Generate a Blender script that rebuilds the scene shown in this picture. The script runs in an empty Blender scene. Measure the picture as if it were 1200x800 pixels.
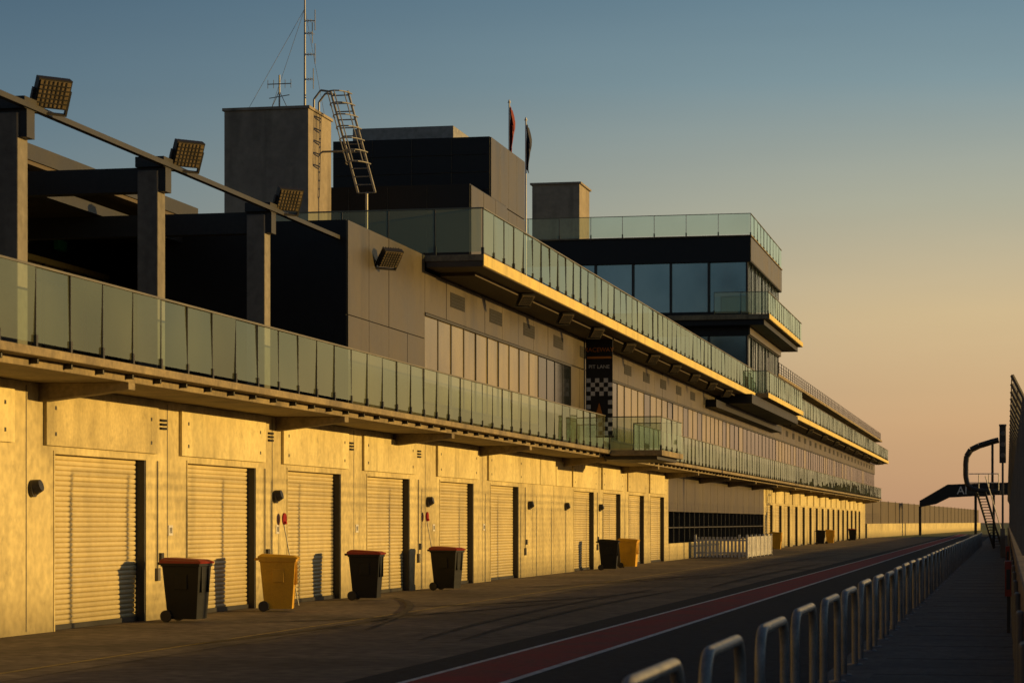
import bpy, math, random
from mathutils import Vector
random.seed(4)
S = bpy.context.scene
COL = S.collection

# ------------------------------------------------------------------ materials
def nt(name):
    m = bpy.data.materials.new(name); m.use_nodes = True
    n = m.node_tree; n.nodes.clear()
    return m, n.nodes, n.links

def surf(name, c1, c2=None, rough=.7, scale=1.0, streak=0.0, fine=.25, bump=.02, metal=0., spec=.5, coat=0., base=0., spots=0.):
    if c2 is None: c2 = tuple(v*.72 for v in c1)
    m, N, L = nt(name)
    out = N.new('ShaderNodeOutputMaterial'); p = N.new('ShaderNodeBsdfPrincipled')
    L.new(p.outputs[0], out.inputs[0])
    tc = N.new('ShaderNodeTexCoord')
    n1 = N.new('ShaderNodeTexNoise'); n1.inputs['Scale'].default_value = scale
    n1.inputs['Detail'].default_value = 8; n1.inputs['Roughness'].default_value = .62
    L.new(tc.outputs['Object'], n1.inputs['Vector'])
    r1 = N.new('ShaderNodeValToRGB'); r1.color_ramp.elements[0].position = .33; r1.color_ramp.elements[1].position = .62
    r1.color_ramp.elements[0].color = (*c2, 1); r1.color_ramp.elements[1].color = (*c1, 1)
    L.new(n1.outputs['Fac'], r1.inputs[0])
    n2 = N.new('ShaderNodeTexNoise'); n2.inputs['Scale'].default_value = scale*14; n2.inputs['Detail'].default_value = 5
    L.new(tc.outputs['Object'], n2.inputs['Vector'])
    mp = N.new('ShaderNodeMapRange'); mp.inputs['From Min'].default_value = .3; mp.inputs['From Max'].default_value = .7
    mp.inputs['To Min'].default_value = 1-fine; mp.inputs['To Max'].default_value = 1+fine*.5
    L.new(n2.outputs['Fac'], mp.inputs['Value'])
    col = r1.outputs[0]
    def mul(c, f):
        mx = N.new('ShaderNodeMix'); mx.data_type = 'RGBA'; mx.blend_type = 'MULTIPLY'; mx.inputs['Factor'].default_value = 1
        L.new(c, mx.inputs['A']); L.new(f, mx.inputs['B']); return mx.outputs['Result']
    col = mul(col, mp.outputs[0])
    if streak > 0:
        mm = N.new('ShaderNodeMapping'); mm.inputs['Scale'].default_value = (2.2, 2.2, .3)
        L.new(tc.outputs['Object'], mm.inputs['Vector'])
        n3 = N.new('ShaderNodeTexNoise'); n3.inputs['Scale'].default_value = .9; n3.inputs['Detail'].default_value = 7
        L.new(mm.outputs[0], n3.inputs['Vector'])
        m3 = N.new('ShaderNodeMapRange'); m3.inputs['From Min'].default_value = .52; m3.inputs['From Max'].default_value = .75
        m3.inputs['To Min'].default_value = 1; m3.inputs['To Max'].default_value = 1-streak
        L.new(n3.outputs['Fac'], m3.inputs['Value'])
        col = mul(col, m3.outputs[0])
    if spots > 0:  # sparse darker water stains
        n4 = N.new('ShaderNodeTexNoise'); n4.inputs['Scale'].default_value = 2.3; n4.inputs['Detail'].default_value = 9; n4.inputs['Roughness'].default_value=.7
        mm4 = N.new('ShaderNodeMapping'); mm4.inputs['Location'].default_value=(7,3,5); L.new(tc.outputs['Object'], mm4.inputs['Vector']); L.new(mm4.outputs[0], n4.inputs['Vector'])
        m4 = N.new('ShaderNodeMapRange'); m4.inputs['From Min'].default_value = .56; m4.inputs['From Max'].default_value = .70
        m4.inputs['To Min'].default_value = 1; m4.inputs['To Max'].default_value = 1-spots
        L.new(n4.outputs['Fac'], m4.inputs['Value']); col = mul(col, m4.outputs[0])
    if base > 0:   # splash-back grime near the foot of the wall
        sx = N.new('ShaderNodeSeparateXYZ'); L.new(tc.outputs['Object'], sx.inputs[0])
        ad = N.new('ShaderNodeMath'); ad.operation='MULTIPLY_ADD'; ad.inputs[1].default_value=-1.1; L.new(n1.outputs['Fac'], ad.inputs[0]); L.new(sx.outputs['Z'], ad.inputs[2])
        mb = N.new('ShaderNodeMapRange'); mb.inputs['From Min'].default_value=-.6; mb.inputs['From Max'].default_value=.15; mb.inputs['To Min'].default_value=1-base; mb.inputs['To Max'].default_value=1
        L.new(ad.outputs[0], mb.inputs['Value']); col = mul(col, mb.outputs[0])
    L.new(col, p.inputs['Base Color'])
    p.inputs['Metallic'].default_value = metal
    p.inputs['Specular IOR Level'].default_value = spec
    p.inputs['Coat Weight'].default_value = coat
    mr = N.new('ShaderNodeMapRange'); mr.inputs['To Min'].default_value = max(.02, rough-.12); mr.inputs['To Max'].default_value = min(1, rough+.12)
    L.new(n1.outputs['Fac'], mr.inputs['Value']); L.new(mr.outputs[0], p.inputs['Roughness'])
    if bump > 0:
        b = N.new('ShaderNodeBump'); b.inputs['Strength'].default_value = .6; b.inputs['Distance'].default_value = bump
        L.new(n2.outputs['Fac'], b.inputs['Height']); L.new(b.outputs[0], p.inputs['Normal'])
    return m

def glassmat(name, tint, dust, fac):
    m, N, L = nt(name)
    out = N.new('ShaderNodeOutputMaterial'); d = N.new('ShaderNodeBsdfDiffuse'); t = N.new('ShaderNodeBsdfTransparent'); gl = N.new('ShaderNodeBsdfGlossy')
    tl = N.new('ShaderNodeBsdfTranslucent'); md = N.new('ShaderNodeMixShader')
    mix = N.new('ShaderNodeMixShader'); mx2 = N.new('ShaderNodeMixShader'); fr = N.new('ShaderNodeFresnel')
    fr.inputs['IOR'].default_value = 1.55
    t.inputs[0].default_value = (*tint, 1); d.inputs[0].default_value = (*dust, 1); tl.inputs[0].default_value = (*dust, 1)
    gl.inputs['Roughness'].default_value = .02; gl.inputs['Color'].default_value = (.78,.98,.90,1)
    tc = N.new('ShaderNodeTexCoord'); n = N.new('ShaderNodeTexNoise'); n.inputs['Scale'].default_value = .35; n.inputs['Detail'].default_value = 2
    L.new(tc.outputs['Object'], n.inputs['Vector'])
    r = N.new('ShaderNodeMapRange'); r.inputs['From Min'].default_value = .3; r.inputs['From Max'].default_value = .7
    r.inputs['To Min'].default_value = fac-.06; r.inputs['To Max'].default_value = fac+.08
    L.new(n.outputs['Fac'], r.inputs['Value']); L.new(r.outputs[0], mix.inputs[0])
    md.inputs[0].default_value = .3
    L.new(d.outputs[0], md.inputs[1]); L.new(tl.outputs[0], md.inputs[2])
    L.new(t.outputs[0], mix.inputs[1]); L.new(md.outputs[0], mix.inputs[2])
    L.new(fr.outputs[0], mx2.inputs[0]); L.new(mix.outputs[0], mx2.inputs[1]); L.new(gl.outputs[0], mx2.inputs[2])
    L.new(mx2.outputs[0], out.inputs[0])
    return m

M = {}
M['conc'] = surf('garage_concrete', (.60,.50,.245), (.40,.325,.155), .75, .5, .32, .2, .008, base=.6, spots=.32)
M['panel'] = surf('precast_panel', (.66,.56,.275), (.50,.41,.19), .7, .7, .38, .14, .005, spots=.30)
M['panel2'] = surf('precast_panel_aged', (.56,.46,.22), (.40,.325,.15), .7, 1.1, .45, .16, .005, spots=.38)
M['concg'] = surf('grey_concrete', (.21,.19,.16), (.14,.125,.105), .8, .5, .35, .2, .01, spots=.2)
M['plant'] = surf('plant_room_render', (.30,.26,.205), (.20,.17,.14), .8, .35, .45, .15, .008, spots=.2)
M['slab'] = surf('slab_concrete', (.28,.22,.125), (.14,.108,.068), .8, .9, .4, .25, .01, spots=.3)
M['fascia'] = surf('yellow_fascia', (.68,.53,.16), (.56,.43,.13), .6, .5, .25, .1, .004)
M['door'] = surf('roller_door_metal', (.60,.50,.26), (.49,.40,.20), .5, .5, .2, .08, .001, metal=.05, base=.35)
M['frame'] = surf('dark_frame', (.026,.024,.022), None, .5, 1, 0, .2, 0)
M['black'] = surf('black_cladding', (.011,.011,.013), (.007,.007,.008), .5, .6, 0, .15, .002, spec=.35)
M['clad'] = surf('grey_cladding', (.082,.066,.038), (.055,.045,.028), .40, .5, .35, .1, .003, metal=.1)
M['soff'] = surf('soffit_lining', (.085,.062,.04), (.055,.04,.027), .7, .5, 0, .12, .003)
M['win'] = surf('dark_window_glass', (.010,.013,.016), (.007,.009,.01), .12, .4, 0, .1, 0, spec=.9)
M['twin'] = surf('coated_tower_glass', (.27,.37,.41), (.14,.22,.26), .13, .12, 0, .04, 0, metal=.85)
M['blind'] = surf('window_with_blind', (.22,.18,.09), (.11,.09,.05), .18, .35, .35, .06, 0, spec=.8)
M['rail'] = glassmat('balustrade_glass', (.76,.88,.82), (.42,.44,.27), .17)
M['railtop'] = surf('handrail_metal', (.18,.16,.11), None, .4, 1, 0, .1, 0, metal=.4)
M['steel'] = surf('galvanised_steel', (.30,.29,.27), (.19,.185,.17), .48, 5, 0, .2, .001, metal=.25)
M['louv'] = surf('vent_louvre', (.012,.011,.010), None, .6, 1, 0, .1, 0, spec=.2)
M['binb'] = surf('bin_dark_plastic', (.008,.009,.010), None, .55, 3, 0, .1, .001, spec=.3)
M['biny'] = surf('bin_yellow_plastic', (.68,.38,.012), (.56,.31,.012), .5, 3, .15, .1, .001)
M['binr'] = surf('bin_red_lid', (.28,.018,.012), None, .45, 3, 0, .1, .001)
M['white'] = surf('white_paint', (.70,.68,.64), (.56,.54,.5), .55, 2, .1, .1, .001)
M['linew'] = surf('worn_line_paint', (.70,.68,.65), (.36,.34,.33), .65, 2.6, 0, .35, .001)
M['red'] = surf('red_paint', (.32,.010,.012), (.17,.010,.010), .75, .9, 0, .4, .002, spec=.2, spots=.3)
M['lens'] = surf('floodlight_lens', (.26,.20,.12), (.16,.13,.08), .35, 4, 0, .3, 0, metal=.3)
M['orange'] = surf('orange_print', (.6,.2,.02), None, .6, 3, 0, .1, 0)
M['flagr'] = surf('red_flag_cloth', (.22,.02,.02), None, .8, 2, 0, .1, 0)
M['flagb'] = surf('navy_flag_cloth', (.02,.025,.06), None, .8, 2, 0, .1, 0)
M['green'] = surf('exit_green', (.02,.25,.09), None, .5, 2, 0, .1, 0)
M['grass'] = surf('grass', (.12,.15,.02), (.075,.095,.018), .9, .15, 0, .5, .05)
M['earth'] = surf('dry_ground', (.11,.09,.055), (.07,.06,.04), .95, .05, 0, .4, .05)
M['path'] = surf('path_concrete', (.15,.14,.125), (.085,.08,.073), .85, .7, 0, .4, .008, spec=.25, spots=.3)
M['wallr'] = surf('pit_wall_block', (.22,.16,.11), (.11,.085,.065), .85, 1.5, .3, .3, .01)
M['apron'] = surf('apron_concrete', (.21,.167,.122), (.085,.07,.053), .85, .3, 0, .5, .008, spec=.2, spots=.35)
M['asph'] = surf('pit_lane_asphalt', (.029,.031,.036), (.016,.018,.021), .9, .5, 0, .6, .016, spec=.16)
M['yline'] = surf('yellow_line_paint', (.40,.27,.04), (.17,.13,.06), .7, 3, 0, .5, .001)
M['rubber'] = surf('tyre_rubber_mark', (.045,.04,.034), (.12,.098,.072), .85, 2.0, 0, .5, .001, spec=.2)
M['greyp'] = surf('grey_painted_steel', (.13,.125,.12), (.09,.085,.08), .6, 1.5, .2, .1, .001)
M['cab'] = surf('red_cabinet', (.30,.035,.015), (.20,.025,.012), .6, 3, .2, .2, .001)

# ------------------------------------------------------------------ builder
def empty(name, loc=(0,0,0)):
    e = bpy.data.objects.new(name, None); e.empty_display_size = .3; e.location = loc; COL.objects.link(e); return e

class B:
    def __init__(s, name, mats, parent=None):
        s.name=name; s.v=[]; s.f=[]; s.mi=[]; s.mats=[M[k] for k in (mats if isinstance(mats,(list,tuple)) else [mats])]; s.parent=parent
    def face(s, pts, m=0):
        i=len(s.v); s.v += [tuple(p) for p in pts]; s.f.append(tuple(range(i,i+len(pts)))); s.mi.append(m)
    def box(s, x0,x1,y0,y1,z0,z1,m=0):
        if x0>x1:x0,x1=x1,x0
        if y0>y1:y0,y1=y1,y0
        i=len(s.v)
        s.v += [(x0,y0,z0),(x1,y0,z0),(x1,y1,z0),(x0,y1,z0),(x0,y0,z1),(x1,y0,z1),(x1,y1,z1),(x0,y1,z1)]
        for q in ((0,3,2,1),(4,5,6,7),(0,1,5,4),(1,2,6,5),(2,3,7,6),(3,0,4,7)):
            s.f.append(tuple(i+k for k in q)); s.mi.append(m)
        return s
    def prism_xz(s, pts, y0, y1, m=0):
        n=len(pts); i=len(s.v)
        s.v += [(p[0],y0,p[1]) for p in pts]+[(p[0],y1,p[1]) for p in pts]
        s.f.append(tuple(range(i,i+n))); s.mi.append(m)
        s.f.append(tuple(range(i+2*n-1,i+n-1,-1))); s.mi.append(m)
        for k in range(n):
            j=(k+1)%n; s.f.append((i+j,i+k,i+n+k,i+n+j)); s.mi.append(m)
    def tube(s, a, b, r=.03, n=8, m=0, r2=None):
        a=Vector(a); b=Vector(b); d=(b-a).normalized(); u=d.orthogonal().normalized(); w=d.cross(u)
        r2=r if r2 is None else r2; i=len(s.v)
        for k in range(n):
            t=2*math.pi*k/n; o=u*math.cos(t)+w*math.sin(t); s.v.append(tuple(a+o*r)); s.v.append(tuple(b+o*r2))
        for k in range(n):
            j=(k+1)%n; s.f.append((i+2*k,i+2*j,i+2*j+1,i+2*k+1)); s.mi.append(m)
        s.f.append(tuple(i+2*k for k in range(n-1,-1,-1))); s.mi.append(m)
        s.f.append(tuple(i+2*k+1 for k in range(n))); s.mi.append(m)
    def path(s, pts, r=.03, n=8, m=0):
        for a,b in zip(pts[:-1],pts[1:]): s.tube(a,b,r,n,m)
    def planar_path(s, pts, r, nrm, n=12, m=0):
        pts=[Vector(p) for p in pts]; nrm=Vector(nrm); base=len(s.v)
        for k,p in enumerate(pts):
            a=pts[max(0,k-1)]; b=pts[min(len(pts)-1,k+1)]; d=(b-a).normalized(); u=d.cross(nrm).normalized()
            for j in range(n):
                t=2*math.pi*j/n; s.v.append(tuple(p+u*math.cos(t)*r+nrm*math.sin(t)*r))
        for k in range(len(pts)-1):
            for j in range(n):
                q=(j+1)%n; s.f.append((base+k*n+j,base+k*n+q,base+(k+1)*n+q,base+(k+1)*n+j)); s.mi.append(m)
    def done(s, bevel=0, smooth=False, loc=None, rot=None):
        me=bpy.data.meshes.new(s.name); me.from_pydata(s.v,[],s.f)
        for mm in s.mats: me.materials.append(mm)
        for p,mi in zip(me.polygons,s.mi): p.material_index=mi; p.use_smooth=smooth
        me.update()
        o=bpy.data.objects.new(s.name,me); COL.objects.link(o)
        if s.parent: o.parent=s.parent
        if loc: o.location=loc
        if rot: o.rotation_euler=rot
        if bevel:
            b=o.modifiers.new('bevel','BEVEL'); b.width=bevel; b.segments=2; b.limit_method='ANGLE'
        return o

# ------------------------------------------------------------------ ground
g=B('ground','earth'); g.face([(-3000,-3000,0),(3000,-3000,0),(3000,4000,0),(-3000,4000,0)]); g.done()
g=B('grass_field','grass'); g.face([(-40,262,.004),(60,262,.004),(160,1500,.004),(-120,1500,.004)]); g.done()
g=B('concrete_apron',['apron','rubber'])
g.face([(-14.7,-20,.008),(-6.85,-20,.008),(-6.85,262,.008),(-14.7,262,.008)])
for y in [i*6.1+3.9 for i in range(-2,42)]:
    g.face([(-14.3,y,.012),(-6.9,y,.012),(-6.9,y+.03,.012),(-14.3,y+.03,.012)],1)
g.face([(-10.4,-20,.0125),(-10.37,-20,.0125),(-10.37,262,.0125),(-10.4,262,.0125)],1)
g.done()
g=B('pit_lane_road','asph'); g.face([(-6.85,-20,.008),(-1.45,-20,.008),(-1.45,330,.008),(-6.85,330,.008)]); g.done()
g=B('footpath',['path','rubber']); g.box(-1.42,.12,-20,300,-.1,.06)
for i in range(100): g.box(-1.41,.11,-10+i*3,-9.985+i*3,.06,.063,1)
g.done()
g=B('race_track','asph'); g.face([(.6,-200,.006),(14,-200,.006),(14,600,.006),(.6,600,.006)]); g.done()
g=B('lane_markings',['linew','red','yline'])
g.face([(-6.27,-20,.012),(-6.19,-20,.012),(-6.19,325,.012),(-6.27,325,.012)],0)
g.face([(-6.19,-20,.012),(-5.22,-20,.012),(-5.22,325,.012),(-6.19,325,.012)],1)
g.face([(-5.22,-20,.012),(-5.12,-20,.012),(-5.12,325,.012),(-5.22,325,.012)],0)
g.face([(-11.02,-20,.013),(-10.94,-20,.013),(-10.94,262,.013),(-11.02,262,.013)],2)
g.done()
sk=B('tyre_marks','rubber')
def skid(p0,p1,p2,w=.14,z=.017):
    last=None
    for k in range(25):
        t=k/24; p=Vector(p0)*(1-t)**2+Vector(p1)*2*t*(1-t)+Vector(p2)*t*t
        d=(Vector(p1)-Vector(p0))*(1-t)+(Vector(p2)-Vector(p1))*t; d.normalize(); n=Vector((-d.y,d.x))
        ww=w*min(1,4*t*(1-t)+.15)
        a=p+n*ww/2; b=p-n*ww/2
        if last: sk.face([(last[0].x,last[0].y,z),(a.x,a.y,z),(b.x,b.y,z),(last[1].x,last[1].y,z)])
        last=(a,b)
z=.016
for (a,b,c) in [((-12.8,38),(-10,40),(-9.2,50)),((-13.2,45),(-9.5,46),(-8.4,58)),((-8.2,33),(-9.2,44),(-8.6,60)),((-7.6,33),(-8.5,44),(-7.9,60)),
                ((-13.5,64),(-9.5,66),(-8.8,82)),((-12.6,64),(-9,65),(-8.1,80)),((-9.8,36),(-11.5,48),(-13.6,52)),((-8.9,80),(-9.3,100),(-8.2,130)),
                ((-11.2,30),(-10.2,36),(-10.8,44)),((-13.4,58),(-11,60),(-9.6,74)),((-7.4,60),(-7.9,75),(-7.2,100))]:
    skid(a,b,c,z=z); z+=.001
sk.done()

# ------------------------------------------------------------------ pit building
bld=empty('pit_building')
XW=-14.4; XU=-13.4
starts=[16.4,22.5,28.6,34.7,40.8,46.9,53.1,60.3,66.5,79.9,85.9,91.9,97.7]
far=[146.2+i*6.1 for i in range(16)]
W=4.0; DH=2.75
w=B('garage_wall',['conc','panel','louv','frame','panel2'],bld)
def wallrun(sts,y0,y1):
    y=y0
    for s_ in sts:
        w.box(XW-.35,XW,y,s_,0,3.80)
        w.box(XW-.35,XW-.002,s_,s_+W,DH,3.80)
        w.box(XW-.0,XW+.06,s_-.45,s_+W+.45,DH+.12,3.66,random.choice((1,1,4)))
        for by in (s_-.1,s_+W+.1):
            for bz in (3.05,3.45): w.box(XW+.06,XW+.066,by-.03,by+.03,bz-.03,bz+.03,3)
        w.box(XW-.22,XW-.012,s_+W-.05,s_+W-.002,0,DH-.002,3)
        w.box(XW,XW+.012,s_-.06,s_-.01,0,DH+.05,4)
        y=s_+W
    w.box(XW-.35,XW,y,y1,0,3.80)
wallrun(starts,0,103)
wallrun(far,144.6,250)
for y in (33.6,39.75,45.85,51.95,58.7,65.4,72.6,76.2,85.0,91,97):
    w.box(XW,XW+.004,y-.014,y+.014,.05,3.75,3)
for a,b in ((71.0,73.6),(73.7,76.3),(76.4,79.2)):
    w.box(XW,XW+.05,a,b,DH+.12,3.66,1)
for y in (39.5,45.7,51.7,58.0,64.7):
    for k in range(3): w.box(XW+.005,XW+.04,y-.14,y+.14,3.3+k*.07,3.34+k*.07,2)
w.done(bevel=.012)
cdt=B('wall_conduits',['greyp','frame'],bld)
for y in (39.2,45.3,57.9,71.4,84.5):
    cdt.tube((XW+.025,y,.9),(XW+.025,y,2.75),.014,6,0); cdt.box(XW,XW+.06,y-.06,y+.06,.68,.9,0); cdt.box(XW,XW+.05,y+.14,y+.26,1.0,1.16,1)
cdt.done(bevel=.004)
dn=0
for s_ in starts+far:
    d=B('roller_door_%02d'%dn,['door','frame'],bld); dn+=1
    nsl=34 if s_<110 else 17; p=DH/nsl; x=XW-.16
    prof=[]
    for k in range(nsl):
        z0=k*p
        prof += [(x-.030,z0),(x-.004,z0+.14*p),(x+.004,z0+.5*p),(x-.004,z0+.86*p)]
    prof.append((x-.030,DH))
    ya,yb=s_+.02,s_+W-.06
    for (xa,za),(xb,zb) in zip(prof[:-1],prof[1:]):
        d.face([(xa,ya,za),(xa,yb,za),(xb,yb,zb),(xb,ya,zb)])
    d.box(x-.03,x+.03,ya,yb,.012,.09,1)
    d.box(x+.005,x+.05,ya-.015,ya+.05,0.0,DH-.01,1)
    d.done()
e=B('entry_glazing',['conc','win','frame','clad'],bld)
e.box(XW-.35,XW,103,144.6,0,.75,0)
e.box(XW-.35,XW,103,144.6,2.15,3.80,3)
e.box(XW-.3,XW-.2,103,144.6,.75,2.15,1)
for i in range(24): yy=103+i*1.8; e.box(XW-.2,XW-.02,yy,yy+.06,.75,2.15,2)
e.box(XW-.2,XW-.03,103,144.6,1.42,1.47,2)
for i in range(1,14): yy=103+i*3; e.box(XW,XW+.004,yy,yy+.03,2.15,3.8,2)
e.done()

s1=B('lower_balcony_slab',['slab','soff','frame'],bld)
s1.box(-24,-12.7,0,250.5,3.92,4.04)
s1.box(-24,-12.98,0,250.3,3.802,3.918,0)
s1.box(-12.7,-11.0,77.2,82.4,3.86,4.04)
s1.box(-12.97,-11.2,77.5,82.2,3.74,3.858,2)
for i in range(200):
    y=22+i*1.2
    if y<250: s1.box(-12.98,-12.86,y,y+.05,3.84,3.915,2)
s1.done(bevel=.01)
br=B('balcony_brackets',['slab','frame'],bld)
for y in [22.0,34.2,46.2,55.6,65.1,77.8,90,102,114,126,138,150,162,174,186,198,210,222,234,246]:
    br.prism_xz([(XW,3.52),(-12.95,3.69),(-12.95,3.80),(XW,3.80)],y-.14,y+.14,0)
br.done(bevel=.01)

rg=B('balustrade_glass_panels','rail',bld); rp=B('balustrade_posts',['frame','railtop'],bld)
def rail(p0,p1,z,h=1.1,step=1.2,spig=True):
    p0=Vector(p0); p1=Vector(p1); L_=(p1-p0).length; n=max(1,round(L_/step)); d=(p1-p0)/n
    alongy = abs(d.y)>abs(d.x)
    for i in range(n):
        a=p0+d*i; b=a+d
        if alongy:
            y0,y1=sorted((a.y,b.y)); j1=random.uniform(-.014,.014); j2=random.uniform(-.014,.014)
            rg.face([(a.x+j1,y0+.015,z+.06),(a.x+j2,y1-.015,z+.06),(a.x-j1,y1-.015,z+h-.03),(a.x-j2,y0+.015,z+h-.03)])
            if spig:
                rp.box(a.x-.035,a.x+.03,y0-.03,y0+.03,z-.10,z+.16,0)
                rp.box(a.x-.008,a.x+.014,y0-.009,y0+.009,z+.16,z+h-.03,0)
        else:
            x0,x1=sorted((a.x,b.x)); rg.face([(x0+.02,a.y,z+.06),(x1-.02,a.y,z+.06),(x1-.02,a.y,z+h-.03),(x0+.02,a.y,z+h-.03)])
            if spig:
                rp.box(x0-.03,x0+.03,a.y-.03,a.y+.035,z-.10,z+.2,0)
                rp.box(x0-.012,x0+.012,a.y-.02,a.y+.012,z+.2,z+h-.03,0)
    if alongy:
        y0,y1=sorted((p0.y,p1.y)); rp.box(p0.x-.025,p0.x+.025,y0,y1,z+h-.03,z+h,1)
    else:
        x0,x1=sorted((p0.x,p1.x)); rp.box(x0,x1,p0.y-.025,p0.y+.025,z+h-.029,z+h+.001,1)
rail((-12.74,1.0),(-12.74,77.2),4.04)
rail((-12.74,77.25),(-11.05,77.25),4.04)
rail((-11.05,77.3),(-11.05,82.4),4.04)
rail((-11.05,82.35),(-12.74,82.35),4.04)
rail((-12.74,82.5),(-12.74,250.2),4.04)
rail((-12.04,54.75),(-12.04,117),7.97)
rail((-20,54.75),(-12.06,54.75),7.97)
rail((-12.04,137),(-12.04,250),7.97)

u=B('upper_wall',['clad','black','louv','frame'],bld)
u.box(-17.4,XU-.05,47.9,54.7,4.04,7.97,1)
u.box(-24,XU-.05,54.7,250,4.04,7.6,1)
def panels(y0,y1,z0,z1,pw):
    n=max(1,round((y1-y0)/pw)); s_=(y1-y0)/n
    for i in range(n): u.box(XU-.05,XU+random.uniform(-.003,.003),y0+i*s_+.012,y0+(i+1)*s_-.012,z0+.01,z1-.01)
panels(47.9,54.6,4.04,6.0,1.7); panels(47.9,54.6,6.0,7.97,1.7)
panels(54.6,250,6.62,7.6,2.2)
panels(73.8,81.5,4.04,6.6,1.6)
panels(54.6,68.6,4.04,4.5,2.2); panels(81.5,250,4.04,4.5,2.2)
for i in range(42):
    y=57.2+i*4.55
    u.box(XU-.004,XU+.008,y,y+1.6,6.98,7.34,2)
    for k in range(4): u.box(XU+.008,XU+.02,y+.05,y+1.55,7.03+k*.08,7.038+k*.08,3)
u.done()
wn=B('upper_windows',['blind','win','frame','railtop'],bld)
def strip(y0,y1,z0,z1,pw,X,m,jit=0.):
    n=max(1,round((y1-y0)/pw)); s_=(y1-y0)/n
    for i in range(n):
        mm=m
        if jit and random.random()<jit: mm=1-m if m<2 else m
        j=random.uniform(-.006,.006)
        ya_,yb_=y0+i*s_,y0+(i+1)*s_
        wn.box(X-.12,X-.06,ya_,yb_,z0,z1,3)
        wn.face([(X-.03+j,ya_,z0),(X-.03-j,yb_,z0),(X-.03-j,yb_,z1),(X-.03+j,ya_,z1)],mm)
        wn.box(X-.03,X-.012,ya_-.03,ya_+.03,z0,z1,2)
    wn.box(X-.03,X+.02,y0,y1,z1-.03,z1+.03,2); wn.box(X-.03,X+.02,y0,y1,z0-.03,z0+.03,2)
strip(54.6,68.6,4.5,6.58,1.4,XU,0,.12)
strip(68.6,73.8,4.1,6.58,1.3,XU,1)
strip(81.5,118,4.5,6.58,1.6,XU,0,.25)
strip(118,249.5,4.5,6.58,2.0,XU,1,.3)
strip(137,249.5,8.6,9.75,2.2,XU,1,.2)
wn.done()

s2=B('upper_deck_slab',['slab','fascia','soff'],bld)
s2.box(-30,-12.03,54.7,250.3,7.82,7.968,0)
s2.box(-12.027,-12.0,54.7,250.3,7.70,7.972,1)
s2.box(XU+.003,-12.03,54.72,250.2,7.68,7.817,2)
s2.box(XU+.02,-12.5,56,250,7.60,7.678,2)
s2.done(bevel=.006)

f=B('upper_storey_block',['clad','black','slab','frame'],bld)
f.box(-26,XU-.04,136,250,7.97,9.95,1)
for i in range(57): y=136+i*2; f.box(XU-.04,XU,y+.01,y+1.98,7.98,8.56,0)
for i in range(57): y=136+i*2; f.box(XU-.04,XU,y+.01,y+1.98,9.79,9.94,0)
f.box(-26,-12.7,136,251,9.95,10.12,2)
for i in range(77): y=136.2+i*1.5; f.box(-12.86,-12.82,y,y+.04,10.12,10.85,3)
for z in (10.3,10.45,10.6,10.82): f.box(-12.85,-12.83,136.2,250.8,z,z+.025,3)
f.done()

t=B('control_tower_body',['black','clad','fascia','slab'],bld)
t.box(-30,-12.45,118,134.5,7.97,8.1,0)
t.box(-30,-12.5,118.05,134.4,10.9,12.1,0)
t.box(-30,-12.4,118,134.5,14.55,15.8,0)
t.box(-30,-12.35,117.9,134.6,15.8,15.86,3)
t.box(-29,-13.2,119,133.5,8.1,15.0,0)
t.box(-16.4,-11.4,117.0,136.6,11.62,11.86,3)
t.box(-16.3,-11.65,117.2,136.4,11.35,11.618,0)
t.box(-11.4,-11.37,117,136.6,11.64,11.88,2)
t.box(-13.5,-11.4,116.5,136.9,7.74,7.962,3)
t.box(-14,-11.7,112,137,7.25,7.698,0)
t.box(-11.4,-11.37,116.5,136.9,7.74,7.985,2)
t.box(-12.5,-12.42,118,134.5,10.95,11.34,1)
for i in range(8): t.box(-12.399,-12.38,118.05+i*2.06,120.07+i*2.06,14.6,15.75,1)
t.box(-14.3,-12.9,108,140,6.9,7.248,0)
t.done(bevel=.01)
tw=B('tower_glazing',['twin','frame'],bld)
for (z0,z1) in ((12.1,14.55),(8.1,10.9)):
    for i in range(9):
        x=-12.6-i*1.9; j=random.uniform(-.03,.03); tw.face([(x-1.9,118.2+j,z0),(x,118.2-j,z0),(x,118.2-j,z1),(x-1.9,118.2+j,z1)],0)
    for i in range(9):
        y=118.3+i*1.76; j=random.uniform(-.012,.012); tw.face([(-12.6+j,y,z0),(-12.6-j,y+1.76,z0),(-12.6-j,y+1.76,z1),(-12.6+j,y,z1)],0)
    for i in range(10): x=-12.6-i*1.9; tw.box(x-.05,x+.05,118.06,118.168,z0,z1,1)
    for i in range(10): y=118.3+i*1.76; tw.box(-12.585,-12.53,y-.04,y+.04,z0,z1,1)
tw.done()
rail((-30,117.95),(-12.4,117.95),15.83,1.1,1.6)
rail((-12.4,118),(-12.4,134.5),15.83,1.1,1.6)
rail((-14.1,117.05),(-11.45,117.05),11.87,1.1,1.3)
rail((-11.45,117.1),(-11.45,136.5),11.87)
rail((-13.3,116.55),(-11.45,116.55),7.97)
rail((-11.45,116.6),(-11.45,136.8),7.97)
rg.done(); rp.done()

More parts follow.
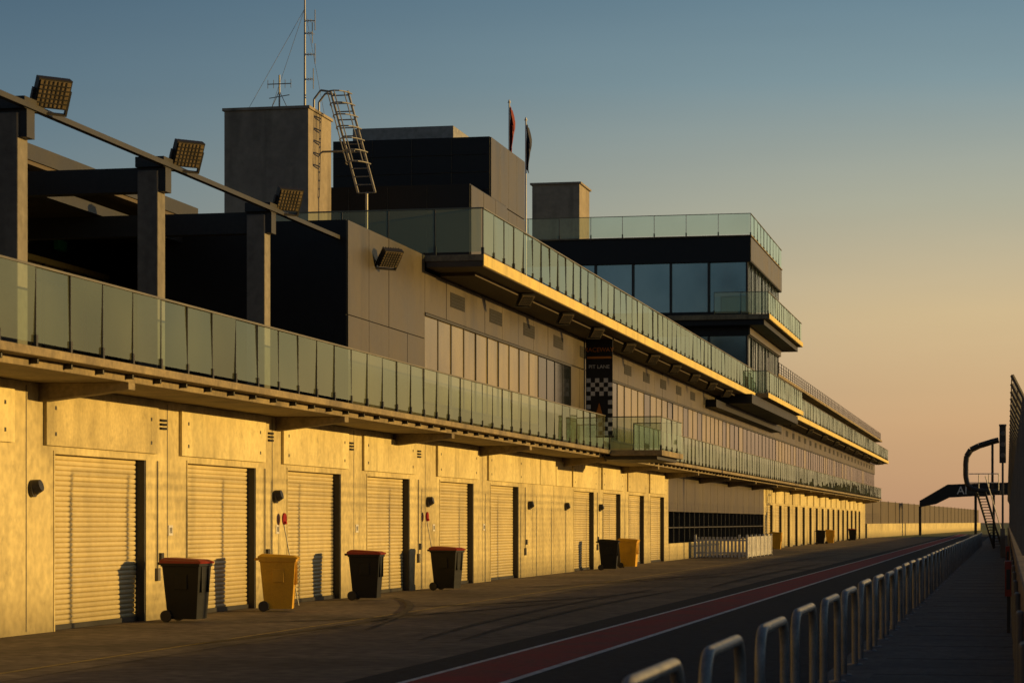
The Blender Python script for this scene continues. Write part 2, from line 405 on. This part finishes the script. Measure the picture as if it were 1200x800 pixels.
r=B('rooftop_plant_rooms',['plant','black','clad','steel'],bld)
r.box(-21.5,-19.05,64,66.3,7.97,13.2,0)
r.box(-21.55,-19.0,63.95,66.35,13.2,13.28,0)
r.box(-20.4,-15.5,68.7,73.9,7.97,11.66,1)
r.box(-21.2,-16.05,74,79.4,7.97,13.9,1)
for k in range(4):
    y=74.02+k*1.35
    for z0,z1 in ((7.99,9.9),(9.93,11.9),(11.93,13.88)): r.box(-16.05,-16.0,y,y+1.32,z0,z1,2)
for k in range(3): r.box(-15.5,-15.46,68.75+k*1.72,70.42+k*1.72,8.0,11.62,2)
for k in range(1,4): r.box(-21.2,-16.1,73.97,73.999,11.66+k*.56,11.67+k*.56,2)
for k in range(1,4): r.box(-21.2+k*1.3,-21.19+k*1.3,73.972,73.998,11.66,13.88,2)
for k in range(1,4): r.box(-20.4+k*1.2,-20.39+k*1.2,68.68,68.698,8,11.6,2)
r.box(-21.1,-17.7,76,79,13.9,14.62,3)
r.box(-24.2,-21.7,122,125,15.8,19.2,0)
r.box(-24.3,-21.6,121.9,125.1,19.2,19.3,0)
r.done(bevel=.01)

te=B('terrace_structure',['black','soff','fascia','frame','blind','green'],bld)
te.box(-24,-20,0,58,4.04,7.9,0)
te.box(-20,-17.42,53,54,4.04,7.9,0)
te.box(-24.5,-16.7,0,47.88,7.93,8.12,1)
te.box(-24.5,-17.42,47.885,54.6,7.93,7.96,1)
te.box(-16.7,-16.66,0,47.88,8.0,8.28,3)
te.box(-24.5,-16.72,0,47.88,8.12,8.26,3)
te.box(-20,-19.95,46.2,51,4.1,7.2,4)
for k in range(5): te.box(-19.95,-19.9,46.2+k*1.18,46.27+k*1.18,4.1,7.2,3)
te.box(-19.95,-19.9,46.2,51,6.75,6.82,3)
te.box(-19.95,-19.85,46.2,51,7.14,7.26,2)
te.box(-19.9,-19.8,47.9,48.4,7.5,7.72,5)
for x in (-18.9,-17.6):
    for y in (32,35,38,41,44): te.box(x,x+.14,y,y+.14,7.92,7.93,4)
te.done()
tc=B('terrace_columns','concg',bld)
tb=B('pergola_beams','frame',bld)
for y in (20.3,26.1,31.9,37.6,43.4):
    tc.box(-14.08,-13.72,y-.18,y+.18,4.04,7.5)
    tb.box(-20,-13.6,y-.14,y+.14,7.15,7.55)
    tb.box(-14.1,-13.6,y-.22,y+.22,7.55,7.72)
tc.done(bevel=.015)
tb.box(-13.66,-13.56,15,47.85,7.56,7.64)
tb.box(-17.2,-17.0,15,47.85,7.56,7.75)
tb.done()

def flood(x,y,z,s=1.0,tilt=35,yaw=0):
    b=B('floodlight',['frame','lens','steel'])
    b.box(-.06*s,.06*s,-.26*s,.26*s,-.22*s,.22*s,0)
    b.box(.06*s,.075*s,-.235*s,.235*s,-.195*s,.195*s,1)
    for k in range(1,6): b.box(.075*s,.085*s,-.235*s,.235*s,(-.195+k*.065)*s-.008,(-.195+k*.065)*s+.008,0)
    for k in range(1,7): b.box(.075*s,.083*s,(-.235+k*.067)*s-.008,(-.235+k*.067)*s+.008,-.195*s,.195*s,0)
    for k in range(7): b.box(-.13*s,-.06*s,(-.21+k*.07)*s-.008,(-.21+k*.07)*s+.008,-.2*s,.2*s,0)
    b.box(-.04*s,.02*s,-.30*s,-.27*s,-.3*s,.05*s,0); b.box(-.04*s,.02*s,.27*s,.30*s,-.3*s,.05*s,0); b.box(-.04*s,.02*s,-.30*s,.30*s,-.33*s,-.3*s,0)
    b.done(loc=(x,y,z),rot=(0,math.radians(tilt),math.radians(yaw)))
for y in (26.1,31.95,37.75,43.5): flood(-13.45,y+.35,7.86,1.0,28,-42)
flood(-13.1,50.2,7.42,.95,40,-40)
for y in (61.4,67.2,72.5,78.9,84.5,90.2,96,101.8,107.6): flood(-12.35,y,7.52,.8,45,-45)
for y in (142,154,166,178,190,202,214,226,238): flood(-12.35,y,7.5,.8,45,-45)

for y in (33.8,46.0,58.9,72.0,78.2,85.0):
    b=B('wall_lamp',['frame','lens'])
    b.tube((0,0,0),(.06,0,0),.13,20,0); b.tube((.06,0,0),(.14,0,0),.10,20,1,.07)
    b.tube((.06,0,.02),(.16,0,.05),.12,20,0,.09)
    b.done(loc=(XW,y,2.2))
for y in (39.9,46.2,52.2,59.6,65.6):
    b=B('bay_number_sign',['white','frame']); b.box(0,.012,-.11,.11,-.09,.09,0); b.box(.012,.016,-.06,-.02,-.05,.05,1); b.box(.012,.016,.02,.06,-.05,.05,1)
    b.done(loc=(XW+.001,y,1.55))

for (y,zt) in ((46.35,1.78),(58.5,1.85)):
    b=B('pit_paddle',['steel','red'])
    b.tube((-14.0,y,0.01),(-14.3,y-.05,zt-.1),.012,8,0)
    b.tube((-14.30,y-.05,zt-.02),(-14.27,y-.05,zt-.02),.12,20,1)
    b.box(-14.31,-14.24,y-.09,y-.01,zt-.13,zt-.07,1)
    b.done()

def bin_(x,y,bm,lm,yaw=0,s=1.0):
    b=B('wheelie_bin',[bm,lm,'frame'])
    def ring(hx,hy,z,ox=0): return [(-hx+ox,-hy,z),(hx+ox,-hy,z),(hx+ox,hy,z),(-hx+ox,hy,z)]
    rs=[ring(.26,.235,.05,.01),ring(.275,.245,.25,.01),ring(.33,.28,.93,0),ring(.35,.30,.94,0),ring(.35,.30,.99,0)]
    for a,c in zip(rs[:-1],rs[1:]):
        for k in range(4): j=(k+1)%4; b.face([a[k],a[j],c[j],c[k]],0)
    b.face(list(reversed(rs[0])),0)
    l0=[(-.37,-.31,.99),(.37,-.31,.985),(.37,.31,.985),(-.37,.31,.99)]; l1=[(-.37,-.31,1.04),(.38,-.31,1.01),(.38,.31,1.01),(-.37,.31,1.04)]
    l2=[(-.30,-.24,1.085),(.30,-.24,1.05),(.30,.24,1.05),(-.30,.24,1.085)]
    for a,c in ((l0,l1),(l1,l2)):
        for k in range(4): j=(k+1)%4; b.face([a[k],a[j],c[j],c[k]],1)
    b.face(l2,1); b.face(list(reversed(l0)),1)
    b.tube((-.42,-.24,.99),(-.42,.24,.99),.018,8,0)
    for yy in (-.22,0,.22): b.box(-.43,-.35,yy-.02,yy+.02,.96,1.0,0)
    for yy in (-.27,.27): b.tube((-.26,yy-.03,.1),(-.26,yy+.03,.1),.10,18,2)
    b.tube((-.26,-.27,.1),(-.26,.27,.1),.012,8,2)
    for yy in (-.15,.15): b.box(.30,.345,yy-.015,yy+.015,.5,.93,0)
    b.box(-.1,.12,-.285,-.262,.55,.8,0)
    b.done(bevel=.012,loc=(x,y,.012),rot=(0,0,math.radians(yaw)))
bin_(-13.6,38.5,'binb','binr',-3)
bin_(-13.5,43.4,'biny','biny',12)
bin_(-13.55,49.9,'binb','binr',4)
bin_(-13.55,57.5,'binb','binr',-8)
bin_(-13.6,82.3,'binb','binb',5); bin_(-13.6,86.8,'biny','biny',0)
bin_(-13.6,144,'biny','biny',0); bin_(-13.6,179,'binb','binb',0); bin_(-13.4,186,'biny','biny',0); bin_(-13.5,215,'binb','binr',0)

pf=B('picket_fence','white')
def pick(p0,p1):
    p0=Vector(p0); p1=Vector(p1); n=int((p1-p0).length/.16); d=(p1-p0)/n; ay=abs(d.y)>abs(d.x)
    for i in range(n+1):
        a=p0+d*i; h=1.0
        if ay: pf.box(a.x-.01,a.x+.01,a.y-.05,a.y+.05,.06,h)
        else: pf.box(a.x-.05,a.x+.05,a.y-.01,a.y+.01,.06,h)
    for zz in (.22,.8):
        if ay: pf.box(p0.x-.045,p0.x-.012,p0.y,p1.y,zz,zz+.08)
        else: pf.box(p0.x,p1.x,p0.y+.012,p0.y+.045,zz,zz+.08)
    for i in range(0,n+1,12):
        a=p0+d*i; pf.box(a.x-.05,a.x+.05,a.y+.046,a.y+.14,0.01,1.1)
pick((-14.2,110.5),(-11.8,110.5)); pick((-11.8,110.6),(-11.8,122.5))
pf.done()

def text(name,body,size,loc,mat,parent,align='CENTER'):
    cu=bpy.data.curves.new(name,'FONT'); cu.body=body; cu.size=size; cu.extrude=.004; cu.align_x=align
    o_=bpy.data.objects.new(name,cu); COL.objects.link(o_); o_.location=loc; o_.rotation_euler=(math.radians(90),0,0); cu.materials.append(M[mat]); o_.parent=parent
ban=empty('hanging_banner')
b=B('banner_cloth',['black','white','orange','frame'],ban)
b.box(-13.38,-12.5,76.4,76.43,4.5,7.6,0)
for rr in range(16):
    for cc in range(6):
        inner = (3<=rr<=8 and 1<=cc<=4) or (13<=rr<=15)
        if (rr+cc)%2==0 and not inner: b.box(-13.36+cc*.142,-13.36+(cc+1)*.142,76.39,76.399,4.5+rr*.142,4.5+(rr+1)*.142,1)
b.box(-13.34,-12.54,76.39,76.399,6.98,7.05,2)
b.prism_xz([(-13.1,5.0),(-12.94,5.55),(-12.78,5.0),(-12.94,5.15)],76.385,76.398,2)
b.tube((-13.4,76.41,7.62),(-12.45,76.41,7.62),.03,8,3); b.tube((-13.4,76.41,4.46),(-12.45,76.41,4.46),.03,8,3)
b.done()
text('banner_title','RACEWAY',.20,(-12.94,76.38,7.2),'orange',ban)
text('banner_subtitle','PIT LANE',.17,(-12.94,76.38,6.66),'white',ban)

hb=B('hoop_barrier','steel')
y=7.9
while y<170:
    L_=1.95; R=.26; zt=.93; x=-1.735+random.uniform(-.012,.012); pts=[(x,y,.0),(x,y,.35)]
    zt+=random.uniform(-.012,.012)
    for k in range(10):
        a=math.pi-(math.pi/2)*k/9; pts.append((x,y+R+R*math.cos(a),zt-R+R*math.sin(a)))
    for k in range(10):
        a=math.pi/2-(math.pi/2)*k/9; pts.append((x,y+L_-R+R*math.cos(a),zt-R+R*math.sin(a)))
    pts+=[(x,y+L_,.35),(x,y+L_,.0)]; hb.planar_path(pts,.038,(1,0,0),14)
    for yy in (y,y+L_): hb.tube((x,yy,.0),(x,yy,.045),.09,12)
    y+=3.05
hb.done(smooth=True)
k_=B('kerb','path'); k_.box(-1.95,-1.425,-20,300,-.1,.03); k_.done()

pw=B('pit_wall',['wallr','greyp'])
for i in range(70):
    y=6+i*4.0; pw.box(.13,.42,y+.01,y+3.99,0,1.15,0)
for i in range(0,60): y=14+i*5; pw.box(.07,.13,y,y+.35,.06,1.0,1)
pw.done(bevel=.02)
cf=B('catch_fence','greyp')
for i in range(0,95):
    y=40+i*2.5; cf.box(.24,.32,y-.04,y+.04,1.15,3.7); cf.tube((.28,y,3.7),(.08,y,4.1),.035,6)
for k in range(14): z=1.3+k*.175; cf.tube((.28,40,z),(.28,274,z),.008,4)
for (x,z) in ((.28,3.7),(.18,3.9),(.08,4.1)): cf.tube((x,40,z),(x,274,z),.012,5)
cf.done()
for y0 in (36.0,58.0):
    eb=B('fire_extinguisher_cabinet',['cab','frame'])
    eb.box(-.03,.065,y0,y0+.5,.60,1.12,0); eb.box(-.01,.045,y0-.006,y0,.7,1.0,1); eb.box(-.0,.05,y0+.1,y0+.16,.06,.60,1); eb.box(0,.05,y0+.34,y0+.40,.06,.6,1)
    eb.done(bevel=.01)
py=B('timing_light_post',['greyp','frame'])
py.box(-.24,-.14,112.05,112.2,.05,5.2,0); py.box(-.34,-.04,112,112.3,4.4,6.1,1); py.box(-.36,-.02,111.9,112.4,6.1,6.17,0)
for z in (4.75,5.25,5.75): py.tube((-.19,111.93,z),(-.19,112.0,z),.11,16,0)
py.box(-.30,-.08,112.0,112.25,.06,1.4,0)
py.done(bevel=.01)

sp=B('starter_platform',['frame','white'])
Y=150
for x in (-1.9,-.8):
    for yy in (Y,Y+2): sp.box(x-.07,x+.07,yy-.07,yy+.07,.05,3.6)
sp.box(-2.45,-.4,Y-.1,Y+2.1,3.42,3.62)
for yy in (Y,Y+1,Y+2):
    sp.path([(-.5,yy,6.75),(-.8,yy,6.68),(-1.7,yy,6.40),(-2.2,yy,6.15),(-2.45,yy,5.75),(-2.5,yy,5.3),(-2.5,yy,4.5),(-2.4,yy,4.0),(-2.1,yy,3.72),(-1.6,yy,3.6),(-.6,yy,3.55)],.15,10)
for z in (4.1,4.65): sp.tube((-2.3,Y,z),(-.5,Y,z),.03,6,1); sp.tube((-2.42,Y,z),(-2.42,Y+2,z),.03,6)
for x in (-.5,-1.1,-1.7): sp.tube((x,Y,3.6),(x,Y,4.65),.03,6,1)
sp.box(-.95,-.80,Y+.3,Y+.5,3.6,6.5)
for k in range(20):
    z=.15+k*.172; x=-.55-(k/20)*1.0; sp.box(x-.28,x+.28,Y-1.0,Y-.2,z,z+.05)
sp.tube((-.3,Y-1,.1),(-1.3,Y-1,3.5),.07,6); sp.tube((-.8,Y-1,.1),(-1.8,Y-1,3.5),.07,6)
sp.tube((-.3,Y-1,1.1),(-1.3,Y-1,4.5),.035,6,1); sp.tube((-.3,Y-1,.1),(-.3,Y-1,1.1),.035,6,1)
sp.done()

ga=empty('track_gantry')
gb=B('gantry_frame',['black','white'],ga)
gb.prism_xz([(-10.6,3.5),(-8.6,3.9),(-7.0,4.7),(-1.4,5.0),(4,5.0),(4,6.6),(-1.4,6.5),(-7.2,6.3),(-10.6,4.3)],300,301.5,0)
gb.box(3.4,4,300.2,301.3,0,5.3)
gb.box(-10.7,-10.4,300.2,301.3,0,3.6)
gb.done()
text('gantry_lettering','ALL',1.4,(-4.9,299.95,5.1),'white',ga)

bw=B('boundary_wall',['conc','frame','soff'])
def seg(p0,p1,z0,z1,th,m):
    p0=Vector((*p0,0)); p1=Vector((*p1,0)); d=(p1-p0).normalized(); n=Vector((d.y,-d.x,0))*th
    q=[p0,p1,p1+n,p0+n]; i=len(bw.v)
    bw.v += [(p.x,p.y,z0) for p in q]+[(p.x,p.y,z1) for p in q]
    for qd in ((0,3,2,1),(4,5,6,7),(0,1,5,4),(1,2,6,5),(2,3,7,6),(3,0,4,7)): bw.f.append(tuple(i+k for k in qd)); bw.mi.append(m)
seg((-14.6,252),(-5.4,480),0,1.5,.3,0)
seg((-14.75,252),(-5.55,480),1.5,4.0,.1,2)
for k in range(24):
    t_=k/24; x=-14.66+t_*9.2; y=252+t_*228; bw.box(x-.03,x+.06,y-.05,y+.05,1.5,4.08,2)
bw.done()

la=B('caged_ladder','steel')
bx,by,bz=-17.75,65.4,11.0; tx_,ty,tz=-18.55,65.4,13.9
def lp(t,off): return Vector((bx+(tx_-bx)*t+off[0],by+off[1],bz+(tz-bz)*t+off[2]))
for ox in (0,.5): la.tube(lp(0,(ox-.25,0,0)),lp(1,(ox-.25,0,0)),.035,8)
for k in range(13): t_=k/12.5; la.tube(lp(t_,(-.25,0,0)),lp(t_,(.25,0,0)),.018,6)
for k in range(7):
    t_=.28+k*.115; last=None
    for j in range(9):
        a=math.pi*j/8; q=lp(t_,(-.34*math.cos(a),-.65*math.sin(a),.0))
        if last: la.tube(last,q,.02,6)
        last=q
for a in (.25,.5,.75): la.tube(lp(.28,(-.34*math.cos(a*math.pi),-.65*math.sin(a*math.pi),0)),lp(.97,(-.34*math.cos(a*math.pi),-.65*math.sin(a*math.pi),0)),.018,6)
la.path([lp(1,(-.25,0,0)),(-19.1,65.4,13.95),(-19.3,65.4,13.7),(-19.3,65.4,13.28)],.03); la.path([lp(1,(-.25,.5,0)),(-19.1,65.9,13.95),(-19.3,65.9,13.7),(-19.3,65.9,13.28)],.03)
la.tube(lp(0,(0,0,0)),(-17.75,65.4,7.97),.04)
la.tube((-19.05,65.4,12.2),(-18.1,65.4,12.2),.03)
la.done()
an=B('radio_mast','steel')
X0=-19.45;Y0=65
an.tube((X0,Y0,13.28),(X0,Y0,17.2),.035,8,0,.02)
for z,l in ((14.2,.25),(14.9,.3),(15.5,.22),(15.85,.3)):
    an.tube((X0,Y0,z),(X0+l,Y0,z),.012,6); an.tube((X0+l,Y0,z-.28),(X0+l,Y0,z+.3),.014,6)
    for k in range(3): an.tube((X0+.06+k*.08,Y0-.2,z),(X0+.06+k*.08,Y0+.2,z),.008,5)
for (a,c) in ((-20.9,64.3),(-19.2,66.2),(-20.9,66.1)): an.tube((X0,Y0,16.2),(a,c,13.28),.006,4)
an.done()
an=B('radio_antenna','steel'); X0=-20.2
an.tube((X0,Y0,13.28),(X0,Y0,14.35),.025,8)
an.tube((X0-.35,Y0,14.1),(X0+.35,Y0,14.1),.014,6)
for k in range(5): x=X0-.34+k*.17; an.tube((x,Y0,13.98),(x,Y0,14.22),.009,5)
an.tube((X0-.3,Y0,13.7),(X0+.3,Y0,13.78),.012,6); an.tube((X0-.3,Y0,13.28),(X0,Y0,13.9),.01,5); an.tube((X0+.3,Y0,13.28),(X0,Y0,13.9),.01,5)
an.done()
for (x,zt,mt) in ((-18.75,17.8,'flagr'),(-18.1,17.1,'flagb')):
    fl=B('flagpole',['white',mt])
    fl.tube((x,90,7.97),(x,90,zt),.045,10,0,.028); fl.tube((x,90,zt),(x,90,zt+.12),.06,10,0,.02)
    prev=None
    for j in range(9):
        zz=zt-.1-j*.22; row=[]
        for k in range(7): row.append((x+.02+(.022+.012*math.sin(j*.8+k))*k, 90+.10*math.sin(k*2.1+j*.5), zz-.035*k-.03*math.sin(k)))
        if prev:
            for k in range(6): fl.face([prev[k],prev[k+1],row[k+1],row[k]],1)
        prev=row
    fl.done(smooth=True)

# ------------------------------------------------------------------ world, sun
elev=math.radians(6.0); az=math.radians(74)
wd=bpy.data.worlds.new("World"); S.world=wd; wd.use_nodes=True
N=wd.node_tree.nodes; L=wd.node_tree.links; N.clear()
o=N.new('ShaderNodeOutputWorld'); sky=N.new('ShaderNodeTexSky'); sky.sky_type='NISHITA'
sky.sun_disc=False; sky.sun_elevation=elev; sky.sun_rotation=az; sky.air_density=1.0; sky.dust_density=1.0; sky.ozone_density=3
bg1=N.new('ShaderNodeBackground'); L.new(sky.outputs[0],bg1.inputs[0]); bg1.inputs[1].default_value=.022
tc=N.new('ShaderNodeTexCoord'); sx=N.new('ShaderNodeSeparateXYZ'); L.new(tc.outputs['Generated'],sx.inputs[0])
def lin(c): return tuple(((v/255+.055)/1.055)**2.4 if v>10 else v/255/12.92 for v in c)+(1,)
def ramp(st):
    r=N.new('ShaderNodeValToRGB'); cr=r.color_ramp
    cr.elements[0].position=st[0][0]; cr.elements[0].color=lin(st[0][1]); cr.elements[1].position=st[-1][0]; cr.elements[1].color=lin(st[-1][1])
    for p_,c_ in st[1:-1]: e_=cr.elements.new(p_); e_.color=lin(c_)
    L.new(sx.outputs['Z'],r.inputs[0]); return r
warm=ramp([(0,(186,142,108)),(.04,(204,162,118)),(.085,(206,178,132)),(.13,(172,168,144)),(.18,(126,146,150)),(.23,(92,120,136)),(.45,(40,58,80)),(1,(18,29,50))])
cool=ramp([(0,(112,106,98)),(.05,(124,121,114)),(.10,(114,124,124)),(.16,(90,110,121)),(.22,(66,89,106)),(.45,(30,46,66)),(1,(17,28,48))])
dp=N.new('ShaderNodeVectorMath'); dp.operation='DOT_PRODUCT'; dp.inputs[1].default_value=(math.sin(az),math.cos(az),0); L.new(tc.outputs['Generated'],dp.inputs[0])
mr=N.new('ShaderNodeMapRange'); mr.interpolation_type='SMOOTHSTEP'; mr.inputs['From Min'].default_value=-.22; mr.inputs['From Max'].default_value=.30; L.new(dp.outputs['Value'],mr.inputs['Value'])
mxc=N.new('ShaderNodeMix'); mxc.data_type='RGBA'; L.new(mr.outputs[0],mxc.inputs['Factor']); L.new(cool.outputs[0],mxc.inputs['A']); L.new(warm.outputs[0],mxc.inputs['B'])
mpn=N.new('ShaderNodeMapping'); mpn.inputs['Scale'].default_value=(3,3,28); L.new(tc.outputs['Generated'],mpn.inputs['Vector'])
nz=N.new('ShaderNodeTexNoise'); nz.inputs['Scale'].default_value=1.6; nz.inputs['Detail'].default_value=5; L.new(mpn.outputs[0],nz.inputs['Vector'])
nr=N.new('ShaderNodeMapRange'); nr.inputs['To Min'].default_value=.92; nr.inputs['To Max'].default_value=1.03; L.new(nz.outputs['Fac'],nr.inputs['Value'])
gain=N.new('ShaderNodeMapRange'); gain.inputs['From Min'].default_value=.3; gain.inputs['From Max'].default_value=1.0; gain.inputs['To Min'].default_value=1; gain.inputs['To Max'].default_value=1.3; L.new(dp.outputs['Value'],gain.inputs['Value'])
mu=N.new('ShaderNodeMath'); mu.operation='MULTIPLY'; L.new(nr.outputs[0],mu.inputs[0]); L.new(gain.outputs[0],mu.inputs[1])
bg2=N.new('ShaderNodeBackground'); L.new(mxc.outputs['Result'],bg2.inputs[0]); L.new(mu.outputs[0],bg2.inputs[1])
ad=N.new('ShaderNodeAddShader'); L.new(bg1.outputs[0],ad.inputs[0]); L.new(bg2.outputs[0],ad.inputs[1]); L.new(ad.outputs[0],o.inputs[0])
sd=bpy.data.lights.new('sun','SUN'); sd.energy=5.0; sd.angle=math.radians(.5); sd.color=(1,.62,.18)
so=bpy.data.objects.new('sun',sd); COL.objects.link(so)
sv=Vector((math.sin(az)*math.cos(elev),math.cos(az)*math.cos(elev),math.sin(elev)))
so.rotation_euler=sv.to_track_quat('Z','Y').to_euler(); so.location=(60,20,30)

# ------------------------------------------------------------------ camera
cd=bpy.data.cameras.new('camera'); cam=bpy.data.objects.new('camera',cd); COL.objects.link(cam)
cam.location=(0,0,1.7); cam.rotation_euler=(math.radians(90),0,math.atan(580/2800))
cd.sensor_width=36; cd.lens=84; cd.shift_y=211/1200; cd.clip_end=6000; cd.clip_start=.1
cd.dof.use_dof=True; cd.dof.focus_distance=60; cd.dof.aperture_fstop=4.0
S.camera=cam
S.view_settings.view_transform='Standard'; S.view_settings.look='None'; S.view_settings.exposure=0
